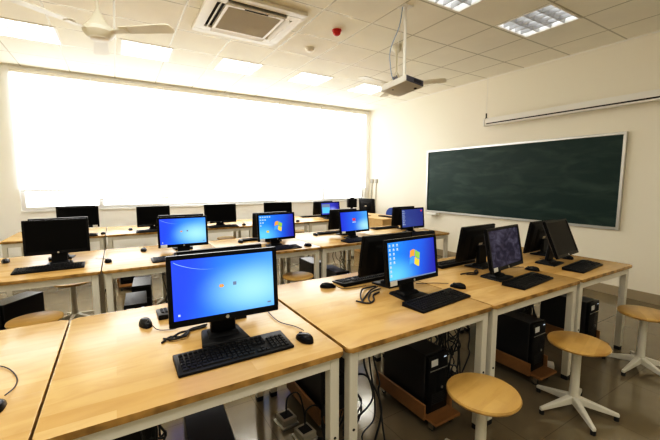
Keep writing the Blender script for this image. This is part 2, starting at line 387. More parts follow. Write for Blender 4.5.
# ceiling lights
def louver_light(x, y, lab, lm='lamp'):
    t = thing('ceiling_light', lab, 'ceiling light', (x, y, ZC), 0, 'recessed louvered ceiling lights')
    h = HL
    f = MB(); e = .022
    for a in ((-h, h, -h, -h + e), (-h, h, h - e, h), (-h, -h + e, -h + e, h - e), (h - e, h, -h + e, h - e)): f.box(a[0], a[1], a[2], a[3], -.006, .01)
    f.build('frame', M['ac_white'], t, smooth=0)
    hb = MB(); z1 = .11
    for a in ((-h, h, -h, -h + .004), (-h, h, h - .004, h), (-h, -h + .004, -h, h), (h - .004, h, -h, h)): hb.box(a[0], a[1], a[2], a[3], .01, z1)
    hb.box(-h, h, -h, h, z1, z1 + .01)
    hb.build('reflector_box', M['reflector'], t, smooth=0)
    for k in range(4):
        yy = -.208 + .139 * k
        MB().tube([(-.27, yy, .075), (.27, yy, .075)], .016, 10).build('fluorescent_tube', M[lm], t)
    lv = MB()
    for k in range(1, 5):
        x0 = -h + e + (2 * h - 2 * e) * k / 5; lv.hexa([(x0 - .005, -h + e, .0), (x0 + .005, -h + e, 0), (x0 + .005, h - e, 0), (x0 - .005, h - e, 0)], [(x0 - .01, -h + e, .045), (x0 + .01, -h + e, .045), (x0 + .01, h - e, .045), (x0 - .01, h - e, .045)])
    for k in range(1, 4):
        y0 = -h + e + (2 * h - 2 * e) * k / 4; lv.hexa([(-h + e, y0 - .004, .0), (h - e, y0 - .004, 0), (h - e, y0 + .004, 0), (-h + e, y0 + .004, 0)], [(-h + e, y0 - .016, .045), (h - e, y0 - .016, .045), (h - e, y0 + .016, .045), (-h + e, y0 + .016, .045)])
    lv.build('louver', M['louver'], t, smooth=0)
LL = ['square louvered ceiling light over the blackboard side, whole grid in view', 'louvered ceiling light cut by the top edge, between projector pole and another light',
      'lit louvered ceiling panel cut by the side edge, behind a fan blade', 'lit ceiling panel just beyond the near ceiling fan', 'lit ceiling panel by the window below the air conditioner',
      'lit ceiling panel by the window beyond the round smoke detector', 'lit ceiling panel by the window just beyond the projector']
for (x, y), lab in zip(LIGHTS, LL): louver_light(x, y, lab, 'lamp_soft' if y < 3 else 'lamp')

# air conditioner cassette
def aircon():
    t = thing('air_conditioner', 'cream ceiling cassette air conditioner with square beige grille', 'air conditioner', (1.29, 3.83, ZC - .002))
    h = .48
    p = MB()
    # panel ring with slots left open
    z0, z1 = -.035, 0
    i0, i1 = .30, .385
    p.box(-h, h, -h, -i1, z0, z1, bevel=.006); p.box(-h, h, i1, h, z0, z1, bevel=.006); p.box(-h, -i1, -i1, i1, z0, z1); p.box(i1, h, -i1, i1, z0, z1)
    for sx in (-1, 1):
        for sy in (-1, 1):
            xa, xb = sorted((sx * i0, sx * i1)); ya, yb = sorted((sy * i0, sy * i1)); p.box(xa, xb, ya, yb, z0, z1)
    for a in ((-i0, i0, -i0, -i0 + .03), (-i0, i0, i0 - .03, i0), (-i0, -i0 + .03, -i0 + .03, i0 - .03), (i0 - .03, i0, -i0 + .03, i0 - .03)): p.box(a[0], a[1], a[2], a[3], z0 - .004, z1)
    p.build('panel', M['ac_white'], t, smooth=0)
    g = MB().box(-.27, .27, -.27, .27, -.036, -.03)
    for k in range(26):
        y = -.265 + .53 * k / 25; g.box(-.27, .27, y - .004, y + .004, -.041, -.036)
    g.build('grille', M['ac_grille'], t, smooth=0)
    MB().box(-.12, .12, -.30, -.285, -.044, -.039).build('grille_latch', M['dark'], t, smooth=0)
    for a, ang in ((0, 1), (90, 1), (180, 0), (270, 1)):
        T = Matrix.Rotation(R(a), 4, 'Z')
        MB().box(-i0, i0, -i1, -i0, -.012, -.008, T).build('air_slot', M['dark'], t, smooth=0)
        tilt = R(50 if ang else 8)
        T2 = T @ Matrix.Translation((0, -.345, -.030)) @ Matrix.Rotation(tilt, 4, 'X')
        MB().box(-i0 + .005, i0 - .005, -.034, .034, -.003, .003, T2).build('louver_flap', M['ac_white'], t, smooth=0)
aircon()

# detectors
t = thing('fire_sounder', 'small red round fire alarm sounder on the ceiling', 'fire alarm', (2.24, 3.55, ZC - .002))
MB().lathe([(.045, 0), (.047, -.02), (.04, -.045), (.02, -.06), (.004, -.062)][::-1], 20).build('dome', M['red'], t)
MB().lathe([(.055, -.008), (.055, 0)], 20).build('base_ring', M['red'], t)
t = thing('smoke_detector', 'round cream smoke detector on the ceiling past the air conditioner', 'smoke detector', (2.23, 4.19, ZC))
MB().lathe([(.004, -.045), (.03, -.044), (.05, -.03), (.055, -.015), (.055, -.01)], 24).build('head', M['ac_white'], t)
MB().lathe([(.065, -.012), (.065, 0)], 24).build('base_ring', M['ac_white'], t)

# ceiling fans
def fan(x, y, z, lab, angs):
    t = thing('ceiling_fan', lab, 'ceiling fan', (x, y, z), 0, 'three-blade ceiling fans')
    MB().tube([(0, 0, .12), (0, 0, ZC - z - .06)], .013, 12).build('rod', M['fan'], t)
    MB().lathe([(.02, ZC - z - .09), (.055, ZC - z - .05), (.06, ZC - z)], 20).build('ceiling_cap', M['fan'], t)
    MB().lathe([(.075, -.055), (.095, -.04), (.115, -.012), (.115, .015), (.085, .04), (.06, .075), (.035, .125), (.016, .16)], 28).build('motor_housing', M['fan'], t)
    MB().lathe([(.055, -.068), (.07, -.062), (.075, -.054)], 28).build('bottom_cap', M['ac_white'], t)
    for a in angs:
        T = Matrix.Rotation(R(a), 4, 'Z') @ Matrix.Rotation(R(-7), 4, 'X')
        b = MB(); poly = [(.19, -.048), (.58, -.066), (.61, -.05), (.62, 0), (.61, .05), (.58, .066), (.19, .048)]
        b.prism(poly, -.003, .003, T)
        bl = b.build('blade', M['fan'], t, smooth=0)
        MB().hexa([(.08, -.02, -.012), (.24, -.035, -.008), (.24, .035, -.008), (.08, .02, -.012)], [(.08, -.02, -.004), (.24, -.035, -.003), (.24, .035, -.003), (.08, .02, -.004)], T).build('blade_arm', M['fan'], bl, smooth=0)
fan(-.05, 3.50, 2.65, 'ivory three-blade ceiling fan hanging near the top edge, its hub in plain view', (90, -36, -148))
fan(3.15, 3.56, 2.68, 'ivory ceiling fan half hidden behind the projector', (-54, -174, 66))

# projector
def projector():
    z0 = 2.414
    t = thing('projector', 'pale grey ceiling projector hanging from a white pole', 'projector', (2.545, 2.787, z0))
    T = Matrix.Rotation(R(5), 4, 'Z') @ Matrix.Rotation(R(4.6), 4, 'Y') @ Matrix.Rotation(R(-6.2), 4, 'X')
    MB().box(-.13, .13, -.165, .17, -.032, .032, T, bevel=.006, seg=2).build('body', M['proj'], t)
    f = MB().box(-.124, .124, -.172, -.165, -.028, .028, T, bevel=.002).build('front_panel', M['proj_dark'], t)
    g = MB()
    for k in range(9): g.box(-.02 + k * .013, -.013 + k * .013, -.174, -.172, -.016, .016, T)
    g.build('vent', M['dark'], f, smooth=0)
    MB().lathe([(.014, -.036), (.016, -.032)], 16, T @ Matrix.Translation((.085, -.10, 0))).build('adjuster_foot', M['dark'], t)
    MB().lathe([(.008, -.036), (.009, -.032)], 16, T @ Matrix.Translation((-.07, .06, 0))).build('adjuster_foot', M['proj_dark'], t)
    MB().box(-.05, .05, -.075, .06, .03, .055, T, bevel=.004).build('mount_bracket', M['white'], t)
    top = ZC - z0
    MB().tube([(-.015, -.045, .05), (-.015, -.045, top - .01)], .015, 14).build('pole', M['white'], t)
    MB().box(-.07, .04, -.10, .01, top - .010, top - .001).build('ceiling_plate', M['white'], t, smooth=0)
    MB().tube(curve([(-.05, -.04, top - .012), (-.08, -.03, .55), (-.17, -.01, .32), (-.155, .0, .16), (-.11, .02, .07), (-.05, .04, .045)]), .005, 6).build('cable', M['blue_cord'], t)
    MB().tube(curve([(-.04, -.03, top - .012), (-.02, -.02, .6), (-.06, .0, .42), (-.03, .03, .2), (-.06, .03, .08), (-.03, .04, .045)]), .003, 6).build('cable', M['white'], t)
    k = MB()
    for q in range(3): k.tube(curve([(-.09 + q * .02, .0, .05), (-.10 + q * .02, .02, .08 + .01 * q), (-.06 + q * .015, .05, .06)]), .005, 6)
    k.build('plug_cluster', M['proj_dark'], t)
projector()

# pull-down screen case
def pullscreen():
    t = thing('projection_screen', 'rolled-up white projection screen case hung high above the blackboard', 'projection screen', (5.25, 3.71, 2.41))
    L_ = 3.0
    MB().prism([(-.05, -.055), (.05, -.055), (.058, 0), (.045, .06), (-.045, .06), (-.058, 0)], 0, L_, Matrix.Rotation(R(90), 4, 'X'), bevel=.004).build('casing', M['white'], t)
    MB().box(-.0575, -.04, -L_ + .03, -.03, -.036, -.020).build('fabric_slot', M['dark'], t, smooth=0)
    MB().box(-.06, .06, -.0, .03, -.06, .062, bevel=.008).build('end_cap', M['white'], t)
    b = MB().box(-.006, .15, .005, .03, .062, .078); b.box(.0, .012, .008, .026, .078, .15)
    b.build('bracket', M['dark'], t, smooth=0)
    MB().tube([(.005, .017, .16), (.005, .017, ZC - 2.41)], .0035, 6).build('hanger_wire', M['white'], t)
pullscreen()

# blackboard
def blackboard():
    t = thing('blackboard', 'long dark green blackboard with aluminium frame and chalk smears', 'blackboard', (XR, 3.48, .84))
    w = 1.62; h = 1.22; f = .035
    MB().box(-.025, -.004, -w + f, w - f, f, h - f).build('writing_surface', M['green'], t, smooth=0)
    fr = MB()
    fr.box(-.04, 0, -w, w, 0, f, bevel=.004); fr.box(-.04, 0, -w, w, h - f, h, bevel=.004); fr.box(-.04, 0, -w, -w + f, f, h - f, bevel=.004); fr.box(-.04, 0, w - f, w, f, h - f, bevel=.004)
    fr.build('frame', M['silver'], t, smooth=0)
    MB().box(-.10, -.0, 1.28, 1.52, -.05, -.005, bevel=.006).build('chalk_tray', M['white'], t, smooth=0)
blackboard()

# wall outlets in the far corner with conduits
for k, (y, z, lab) in enumerate([(6.74, 1.46, 'small white wall socket with cable, nearer of two in the far corner'), (6.90, 1.46, 'small white wall socket right in the far corner')]):
    t = thing('wall_socket', lab, 'socket', (XR, y, z), 0, 'wall sockets in the far corner')
    MB().box(-.03, 0, -.05, .05, -.05, .05, bevel=.005).build('plate', M['socket'], t, smooth=0)
    MB().tube([(-.012, 0, -.04), (-.012, .01, -.5), (-.012, 0, -1.0)], .011, 6).build('conduit', M['socket'], t)

# ------------------------------------------------------------------ desks
def make_desk(x0, x1, y0, y1, lab, grp):
    w = x1 - x0; d = y1 - y0; H = .75; tt = .024
    t = thing('desk', lab, 'desk', ((x0 + x1) / 2, (y0 + y1) / 2, 0), 0, grp)
    hx, hy = w / 2, d / 2
    MB().prism(rrect(-hx, hx, -hy, hy, .022), H - tt, H, bevel=.007, seg=3).build('desktop', M['top'], t)
    i = .018; L_ = .045; ah = .05; zt = H - tt
    a = MB()
    a.box(-hx + i + L_, hx - i - L_, -hy + i, -hy + i + .03, zt - ah, zt); a.box(-hx + i + L_, hx - i - L_, hy - i - .03, hy - i, zt - ah, zt)
    a.box(-hx + i, -hx + i + .03, -hy + i + L_, hy - i - L_, zt - ah, zt); a.box(hx - i - .03, hx - i, -hy + i + L_, hy - i - L_, zt - ah, zt)
    a.build('apron', M['frame'], t, smooth=0)
    for sx in (-1, 1):
        for sy in (-1, 1):
            xa, xb = sorted((sx * (hx - i), sx * (hx - i - L_))); ya, yb = sorted((sy * (hy - i), sy * (hy - i - L_)))
            lg = MB().box(xa, xb, ya, yb, .03, zt, bevel=.003).build('leg', M['frame'], t, smooth=0)
            MB().box(xa + .002, xb - .002, ya + .002, yb - .002, 0, .03).build('foot', M['foot'], lg, smooth=0)
            cx = (xa + xb) / 2; T = Matrix.Translation((cx, (ya if sy < 0 else yb), .36)) @ Matrix.Rotation(R(90), 4, 'X')
            MB().lathe([(.006, -.003), (.006, .003)], 10, T).build('bolt', M['foot'], lg, smooth=0)
F0, F1 = 1.16, 2.17
M0, M1 = 3.23, 4.27
B0, B1 = 5.40, 6.40
front = [(-1.28, -.245, 'front-row birch desk holding only a cordless-looking mouse, cut by the side edge'), (-.236, .778, 'front-row birch desk under the largest blue logon monitor'),
         (.795, 1.783, 'front-row birch desk under the monitor showing a coloured flag emblem and icon columns'), (1.793, 2.805, 'front-row birch desk under the dim violet picture monitor'),
         (2.815, 3.70, 'front-row birch end desk under the steeply tilted blank monitor, nearest the blackboard')]
front[0] = (*front[0][:2], 'front-row birch desk in the near corner holding only part of a mouse and its cord')
for x0, x1, l in front: make_desk(x0, x1, F0, F1, l, 'birch desks of the front row')
mid_ = [(-1.13, -.145, 'middle-row birch desk under the switched-off black monitor'), (-.135, .855, 'middle-row birch desk under the smaller blue logon monitor'),
        (.865, 1.850, 'middle-row birch desk under the blue flag-emblem monitor with a stool below'), (1.860, 2.830, 'middle-row birch desk under the blue monitor with a small red icon'),
        (2.84, 3.89, 'middle-row birch end desk under the navy icon-list monitor')]
for x0, x1, l in mid_: make_desk(x0, x1, M0, M1, l, 'birch desks of the middle row')
back_ = [(-1.20, -.165, 'back-row birch end desk by the window, farthest from the blackboard'), (-.155, .845, 'back-row birch desk, second from the window-wall end away from the blackboard'),
         (.855, 1.845, 'back-row birch desk in the middle of the window row'), (1.855, 2.84, 'back-row birch desk by the window, fourth along, just before the violet monitor'),
         (2.85, 3.84, 'back-row birch end desk by the window under the violet monitor')]
for x0, x1, l in back_: make_desk(x0, x1, B0, B1, l, 'birch desks of the back row by the window')

# ------------------------------------------------------------------ monitors
TZ = .75
_cache = {}
def monitor(x, y, zb, yaw, tilt, w, h, scr, lab, grp, sticker=None, back=False, ui=None, name='monitor', by=None):
    by = (0. if back else -.03) if by is None else by
    """origin on the desk below the middle of the lower front bezel; screen faces local -y"""
    t = thing(name, lab, 'monitor', (x, y, TZ), R(yaw + (180 if back else 0)), grp)
    zb = zb - TZ
    T = Matrix.Translation((0, 0, zb)) @ Matrix.Rotation(R(-tilt), 4, 'X')
    hw = w / 2; e = .018; eb = .026
    hs = MB()
    # bezel ring
    hs.box(-hw, hw, 0, .022, 0, eb, T, bevel=.003); hs.box(-hw, hw, 0, .022, h - e, h, T, bevel=.003)
    hs.box(-hw, -hw + e, 0, .022, eb - .002, h - e + .002, T); hs.box(hw - e, hw, 0, .022, eb - .002, h - e + .002, T)
    hs.build('bezel', M['black_gloss'], t)
    bk = MB()
    bk.hexa([(-hw + .004, .018, .004), (hw - .004, .018, .004), (hw - .03, .042, .02), (-hw + .03, .042, .02)], [(-hw + .004, .018, h - .004), (hw - .004, .018, h - .004), (hw - .03, .042, h - .03), (-hw + .03, .042, h - .03)], T, bevel=.003)
    bk.hexa([(-.13, .038, .03), (.13, .038, .03), (.11, .056, .045), (-.11, .056, .045)], [(-.13, .038, h - .06), (.13, .038, h - .06), (.11, .056, h - .08), (-.11, .056, h - .08)], T, bevel=.004)
    k = bk.build('back_shell', M['black'], t)
    v = MB()
    for i in range(14): v.box(-.10 + i * .015, -.094 + i * .015, .0555, .058, h - .105, h - .085, T)
    v.build('vent', M['dark'], k, smooth=0)
    MB().box(-.025, .025, .0555, .0575, h * .42, h * .42 + .035, T).build('rating_label', M['dark'] if not back else M['ac_grille'], k, smooth=0)
    q = [(-hw + e, .004, eb), (hw - e, .004, eb), (hw - e, .004, h - e), (-hw + e, .004, h - e)]
    sc = MB(); sm = M[scr]
    vs = [sc.bm.verts.new(p) for p in q]; sc.bm.faces.new(vs)
    s_ = sc.build('screen', sm, t, smooth=0); s_.matrix_local = T
    sw, sh = w - 2 * e, h - e - eb
    if ui: ui(s_, -hw + e, eb, sw, sh)
    # emblem under the screen
    em = MB().lathe([(.0075, 0), (.0075, .0012)], 18, T @ Matrix.Translation((0, -.0002, eb * .48)) @ Matrix.Rotation(R(90), 4, 'X'))
    em.build('maker_badge', M['silver'], t, smooth=0)
    if sticker:
        sx_ = (-hw + .02) if sticker > 0 else (hw - .075)
        MB().box(sx_, sx_ + .055, -.0022, -.0004, .002, .030, T).build('sticker', M['label'], t, smooth=0)
    # stand
    n = MB()
    c = .072 + math.tan(R(tilt)) * .13
    n.hexa([(-.055, by + .075, .012), (.055, by + .075, .012), (.055, by + .105, .012), (-.055, by + .105, .012)], [(-.05, c - .012, zb + .13), (.05, c - .012, zb + .13), (.05, c + .012, zb + .13), (-.05, c + .012, zb + .13)], bevel=.004)
    n.box(-.05, .05, .05, .068, .085, .14, T)
    n.build('neck', M['black'], t)
    b = MB()
    b.hexa([(-.105, by, .001), (.105, by, .001), (.085, by + .165, .001), (-.085, by + .165, .001)], [(-.098, by + .006, .012), (.098, by + .006, .012), (.08, by + .16, .016), (-.08, by + .16, .016)], bevel=.003)
    b.hexa([(-.07, by + .045, .012), (.07, by + .045, .012), (.065, by + .135, .014), (-.065, by + .135, .014)], [(-.06, by + .06, .032), (.06, by + .06, .032), (.058, by + .12, .032), (-.058, by + .12, .032)], bevel=.004)
    b.build('base', M['black'], t)
    return t
def ui_quad(b, x0, x1, z0, z1, y=.0028): b.quad([(x0, y, z0), (x1, y, z0), (x1, y, z1), (x0, y, z1)])
def ui_logon(s, x, z, w, h):
    b = MB(); pts = []
    n = 14
    for i in range(n):
        a = .02 + .36 * i / (n - 1); pts.append((x + w * a, z + h * (.97 - .17 * math.sin((a - .02) / .36 * PI / 2) ** .8)))
    for i in range(n - 1):
        k0 = .0028 * (1 - i / n); k1 = .0028 * (1 - (i + 1) / n)
        b.quad([(pts[i][0], .003, pts[i][1] - k0), (pts[i + 1][0], .003, pts[i + 1][1] - k1), (pts[i + 1][0], .003, pts[i + 1][1] + .0002), (pts[i][0], .003, pts[i][1] + .0002)])
    b.build('light_streak', M['ui_streak'], s, smooth=0)
    b = MB(); cx, cz = x + w * .455, z + h * .49
    for k in range(6):
        a = k * PI / 3; ux, uz = cx + .006 * math.cos(a), cz + .004 * math.sin(a)
        b.quad([(ux - .004, .0028 + .0001 * k, uz - .003), (ux + .004, .0028 + .0001 * k, uz - .003), (ux + .004, .0028 + .0001 * k, uz + .003), (ux - .004, .0028 + .0001 * k, uz + .003)])
    b.build('user_icon', M['ui_orange'], s, smooth=0)
    b = MB(); ui_quad(b, x + w * .57, x + w * .605, z + h * .475, z + h * .535); b.build('user_icon', M['ui_grey'], s, smooth=0)
    b = MB(); ui_quad(b, x + w * .925, x + w * .965, z + h * .065, z + h * .095); b.build('power_button', M['ui_grey'], s, smooth=0)
    b = MB(); ui_quad(b, x + w * .04, x + w * .06, z + h * .07, z + h * .105); b.build('access_button', M['ui_white'], s, smooth=0)
def ui_flag(s, cx, cz, r):
    for (ix, iz, m) in ((0, 1, 'ui_orange'), (1, 1, 'ui_green'), (0, 0, 'ui_blue'), (1, 0, 'ui_yellow')):
        b = MB(); n = 5
        for i in range(n):
            def P(u, v):
                X = (u - .5) * 2 * r; wave = .22 * r * math.sin((u - .05) * PI * 1.6)
                return (cx + X + (v - .5) * .35 * r, .0026, cz + (v - .5) * 2 * r + wave - .1 * X)
            g = .04
            u0 = ix * .5 + (g / 2 if ix else 0) + (.5 - g / 2) * i / n; u1 = ix * .5 + (g / 2 if ix else 0) + (.5 - g / 2) * (i + 1) / n
            v0 = iz * .5 + (g / 2 if iz else 0); v1 = v0 + .5 - g / 2
            b.quad([P(u0, v0), P(u1, v0), P(u1, v1), P(u0, v1)])
        b.build('flag_emblem', M[m], s, smooth=0)
def ui_icons(s, x, z, w, h, cols, rows, size=.030):
    b = MB(); rnd = random.Random(cols * 10 + rows)
    for c in range(cols):
        for r in range(rows - (c * 3 if cols > 1 else 0)):
            cx = x + w * (.045 + c * .075); cz = z + h * (.93 - r * .88 / rows)
            ui_quad(b, cx - w * size / 2, cx + w * size / 2, cz - h * size * .6, cz + h * size * .75)
            ui_quad(b, cx - w * size * .7, cx + w * size * .7, cz - h * size * 1.3, cz - h * size * .9)
    b.build('desktop_icons', M['ui_white'], s, smooth=0)
def ui_desktop(s, x, z, w, h):
    ui_icons(s, x, z, w, h, 3, 8); ui_flag(s, x + w * .54, z + h * .52, .042)
    b = MB(); ui_quad(b, x, x + w, z, z + h * .035, .0034); b.build('taskbar', M['ui_grey'], s, smooth=0)
def ui_desktop2(s, x, z, w, h):
    b = MB()
    for r in range(4):
        for c in range(5 if r < 1 else 4 - r): ui_quad(b, x + w * (.03 + c * .065), x + w * (.065 + c * .065), z + h * (.90 - r * .12), z + h * (.95 - r * .12))
    b.build('desktop_icons', M['ui_white'], s, smooth=0)
    b = MB(); ui_quad(b, x + w * .2, x + w * .27, z + h * .25, z + h * .34); b.build('desktop_icon', M['ui_yellow'], s, smooth=0)
    ui_flag(s, x + w * .54, z + h * .50, .044)
def ui_redicon(s, x, z, w, h):
    b = MB(); ui_quad(b, x + w * .43, x + w * .54, z + h * .52, z + h * .66); b.build('user_picture', M['ui_red'], s, smooth=0)
    b = MB(); ui_quad(b, x + w * .42, x + w * .55, z + h * .43, z + h * .47); b.build('name_caption', M['ui_white'], s, smooth=0)
def ui_list(s, x, z, w, h):
    b = MB()
    for r in range(8):
        ui_quad(b, x + w * .03, x + w * .07, z + h * (.90 - r * .11), z + h * (.94 - r * .11)); ui_quad(b, x + w * .08, x + w * (.13 + .03 * (r % 2)), z + h * (.905 - r * .11), z + h * (.925 - r * .11))
    b.build('desktop_icons', M['ui_white'], s, smooth=0)
    b = MB(); ui_quad(b, x + w * .89, x + w * .96, z + h * .84, z + h * .93); b.build('desktop_icon', M['ui_red'], s, smooth=0)
def ui_window(s, x, z, w, h):
    b = MB(); ui_quad(b, x + w * .03, x + w * .48, z + h * .1, z + h * .9, .0032); b.build('picture_window', M['ui_grey'], s, smooth=0)
    b = MB(); ui_quad(b, x + w * .05, x + w * .46, z + h * .12, z + h * .62, .0026); b.build('picture', M['ui_cyan'], s, smooth=0)

FG, MG, BG = 'monitors of the front row', 'monitors of the middle row', 'monitors of the back row'
monitor(.372, 1.45, .870, -3, 4, .452, .288, 'scr_logon', 'largest black monitor showing a blue logon screen with two small user icons', FG, ui=ui_logon, by=.03)
monitor(1.51, 1.505, .848, 3, 7, .44, .27, 'scr_desktop', 'black front-row monitor showing a flag emblem and columns of white icons', FG, ui=ui_desktop, sticker=.01)
monitor(2.355, 1.43, .838, 7.5, 11, .472, .298, 'scr_leafy', 'black front-row monitor showing a dim violet leafy picture', FG, sticker=.01, by=.005)
monitor(3.16, 1.41, .843, 6.5, 22, .444, .31, 'off_brown', 'blank dark monitor tilted far back on the front-row end desk', FG, by=.065)
monitor(.45, 1.88, .835, 2, 6, .44, .275, 'off', 'monitor hidden behind the largest blue logon monitor, only its black rim showing', FG, back=True)
monitor(1.57, 1.88, .815, 2, 9, .44, .285, 'off', 'black monitor seen from behind, back to back with the flag-emblem monitor, front row', FG, back=True)
monitor(2.54, 1.88, .800, 3, 9, .45, .295, 'off', 'black monitor seen from behind beside the dim violet picture monitor', FG, back=True)
monitor(3.49, 1.87, .775, 3, 9, .45, .305, 'off', 'black monitor seen from behind, leaning behind the blank steeply tilted one', FG, back=True)
monitor(-.445, 3.63, .853, 1, 3, .44, .285, 'off', 'switched-off black monitor with keyboard on the middle-row desk farthest from blackboard', MG)
monitor(.517, 3.52, .838, -3, 4, .44, .285, 'scr_logon', 'middle-row monitor showing a blue logon screen, white sticker on its bezel', MG, ui=ui_logon, sticker=.01)
monitor(1.45, 3.48, .825, 5, 5, .445, .29, 'scr_desktop', 'middle-row monitor showing a flag emblem on blue, small icons at top', MG, ui=ui_desktop2, sticker=.01)
monitor(2.475, 3.48, .830, 6, 8, .47, .272, 'scr_logon2', 'middle-row monitor with blue screen and one small red picture', MG, ui=ui_redicon, sticker=.01)
monitor(3.43, 3.47, .815, 4, 5, .455, .28, 'scr_navy', 'middle-row monitor with plain navy screen and a list of icons down one side', MG, ui=ui_list)
monitor(-.47, 4.06, .835, 1, 3, .44, .285, 'off', 'monitor almost hidden behind the switched-off black one, middle row', MG, back=True)
monitor(.57, 4.0, .82, -2, 4, .44, .285, 'off', 'monitor hidden behind the smaller blue logon monitor, middle row', MG, back=True)
monitor(1.54, 3.95, .80, 4, 5, .44, .29, 'off', 'black monitor seen from behind, back to back with the middle-row flag-emblem monitor', MG, back=True)
monitor(2.57, 3.95, .82, 4, 8, .44, .27, 'off', 'black monitor seen from behind, back to back with the red-picture monitor', MG, back=True)
monitor(3.66, 3.95, .795, 3, 5, .44, .285, 'off', 'black monitor seen from behind, back to back with the navy-screen monitor', MG, back=True)
monitor(-.45, 5.62, .843, 0, 3, .45, .278, 'off', 'blank black back-row monitor behind the switched-off middle-row one, small white sticker', BG, sticker=-1)
monitor(.435, 5.60, .808, 2, 3, .43, .29, 'off', 'blank black back-row monitor above the smaller blue logon monitor', BG)
monitor(1.38, 5.60, .803, 0, 3, .49, .292, 'off', 'blank black back-row monitor between the blue logon and flag-emblem monitors', BG, sticker=.01)
monitor(2.36, 5.60, .80, 0, 4, .51, .295, 'off', 'blank black back-row monitor peeking above the middle-row flag-emblem monitor', BG)
monitor(3.40, 5.58, .818, 8, 6, .455, .255, 'scr_purple', 'back-row monitor showing a violet desktop with a cyan picture window', BG, ui=ui_window)
monitor(3.48, 6.05, .80, 3, 5, .44, .265, 'off', 'black monitor seen from behind, back to back with the violet back-row monitor', BG, back=True)
monitor(-.50, 6.05, .835, 0, 3, .45, .280, 'off', 'monitor just showing behind the back-row one with the small white sticker', BG, back=True)

# ------------------------------------------------------------------ keyboards and mice
def make_keyboard():
    t = thing('keyboard', 'x', 'keyboard')
    b = MB(); w, d = .228, .075
    b.hexa([(-w, -d, .001), (w, -d, .001), (w, d, .001), (-w, d, .001)], [(-w, -d, .012), (w, -d, .012), (w, d, .025), (-w, d, .025)], bevel=.004, seg=2)
    b.build('body', M['black'], t)
    k = MB()
    sl = .013 / .15
    def key(x, y, kw, kd):
        z = .0185 + y * sl
        x0, x1, y0, y1 = x - kw / 2 + .0012, x + kw / 2 - .0012, y - kd / 2 + .0012, y + kd / 2 - .0012
        k.hexa([(x0, y0, z - .003), (x1, y0, z - .003), (x1, y1, z - .003 + .018 * sl), (x0, y1, z - .003 + .018 * sl)],
               [(x0 + .0022, y0 + .002, z + .005), (x1 - .0022, y0 + .002, z + .005), (x1 - .0022, y1 - .003, z + .005 + .018 * sl), (x0 + .0022, y1 - .003, z + .005 + .018 * sl)])
    p = .0186
    for r in range(6):
        y = -.052 + r * .0192 + (.006 if r == 5 else 0)
        if r == 0:
            x = -.212
            for kw in (.026, .022, .022, .112, .022, .022, .022, .026): key(x + kw / 2, y, kw, p); x += kw
        else:
            for c in range(15): key(-.212 + p * (c + .5), y, p, p if r < 5 else .015)
        for c in range(3):
            if r in (0, 3, 4, 5) or (r == 1 and c == 1): key(.082 + p * (c), y, p, p if r < 5 else .015)
        if r < 5:
            for c in range(4): key(.147 + p * c, y, p, p)
    k.build('keys', M['key'], t, smooth=0)
    return t
def make_mouse():
    t = thing('computer_mouse', 'x', 'mouse')
    b = MB()
    prof = []
    n, mrows = 16, 7
    rings = []
    for j in range(mrows):
        v = j / (mrows - 1); z = .001 + .032 * math.sin(v * PI / 2); rr = math.cos(v * PI / 2) ** .55 if v < 1 else .02
        ring = []
        for i in range(n):
            a = 2 * PI * i / n; x = .030 * math.cos(a) * rr; y = .054 * math.sin(a) * rr
            ring.append(b.bm.verts.new((x * (1 - .1 * (y > 0)), y - .006 * v, z * (1 - .25 * max(0, y / .054)))))
        rings.append(ring)
    for a_, b_ in zip(rings, rings[1:]):
        for i in range(n): b.bm.faces.new((a_[i], a_[(i + 1) % n], b_[(i + 1) % n], b_[i]))
    b.bm.faces.new(rings[0][::-1]); b.bm.faces.new(rings[-1])
    b.build('body', M['black_gloss'], t, smooth=60)
    MB().lathe([(.008, -.004), (.008, .004)], 14, Matrix.Translation((0, .026, .022)) @ Matrix.Rotation(R(90), 4, 'Y')).build('scroll_wheel', M['key'], t)
    return t
KB, MS = make_keyboard(), make_mouse()
first = {'k': True, 'm': True}
def keyboard(x, y, rz, lab, grp):
    o = KB if first['k'] else copy_tree(KB); first['k'] = False
    o.location = (x, y, TZ); o.rotation_euler = (0, 0, R(rz)); tag(o, lab, 'keyboard', grp)
def mouse(x, y, rz, lab, grp, cord=None):
    o = MS if first['m'] else copy_tree(MS); first['m'] = False
    o.location = (x, y, TZ); o.rotation_euler = (0, 0, R(rz)); tag(o, lab, 'mouse', grp)
    return o
KF, KM, KB_ = 'keyboards of the front row', 'keyboards of the middle row', 'keyboards of the back row'
MSf, MSm, MSb = 'mice of the front row', 'mice of the middle row', 'mice of the back row'
ms = []
ms.append((mouse(.675, 1.335, 12, 'black mouse beside the keyboard of the largest blue logon monitor', MSf), [(.70, 1.39, .768), (.70, 1.48, .755), (.655, 1.58, .755), (.66, 1.75, .755)]))
ms.append((mouse(.085, 1.88, 190, 'black mouse behind and beside the largest blue logon monitor', MSf), [(.11, 1.82, .765), (.13, 1.78, .755), (.18, 1.75, .755), (.22, 1.76, .755)]))
ms.append((mouse(1.165, 1.95, -121, 'black mouse on bare wood next to the flag-emblem desk edge, front row', MSf), [(1.205, 1.925, .765), (1.225, 1.87, .755), (1.30, 1.84, .755), (1.40, 1.845, .755)]))
ms.append((mouse(1.90, 1.50, 20, 'black mouse at the far end of the keyboard of the front-row flag-emblem monitor', MSf), [(1.88, 1.56, .766), (1.84, 1.64, .755), (1.72, 1.70, .755)]))
ms.append((mouse(2.78, 1.50, 15, 'black mouse behind the keyboard of the dim violet picture monitor', MSf), [(2.77, 1.56, .766), (2.70, 1.63, .755), (2.55, 1.66, .755)]))
ms.append((mouse(3.47, 1.57, 15, 'black mouse behind the keyboard of the blank tilted monitor on the end desk', MSf), [(3.45, 1.63, .766), (3.36, 1.68, .755), (3.25, 1.69, .755)]))
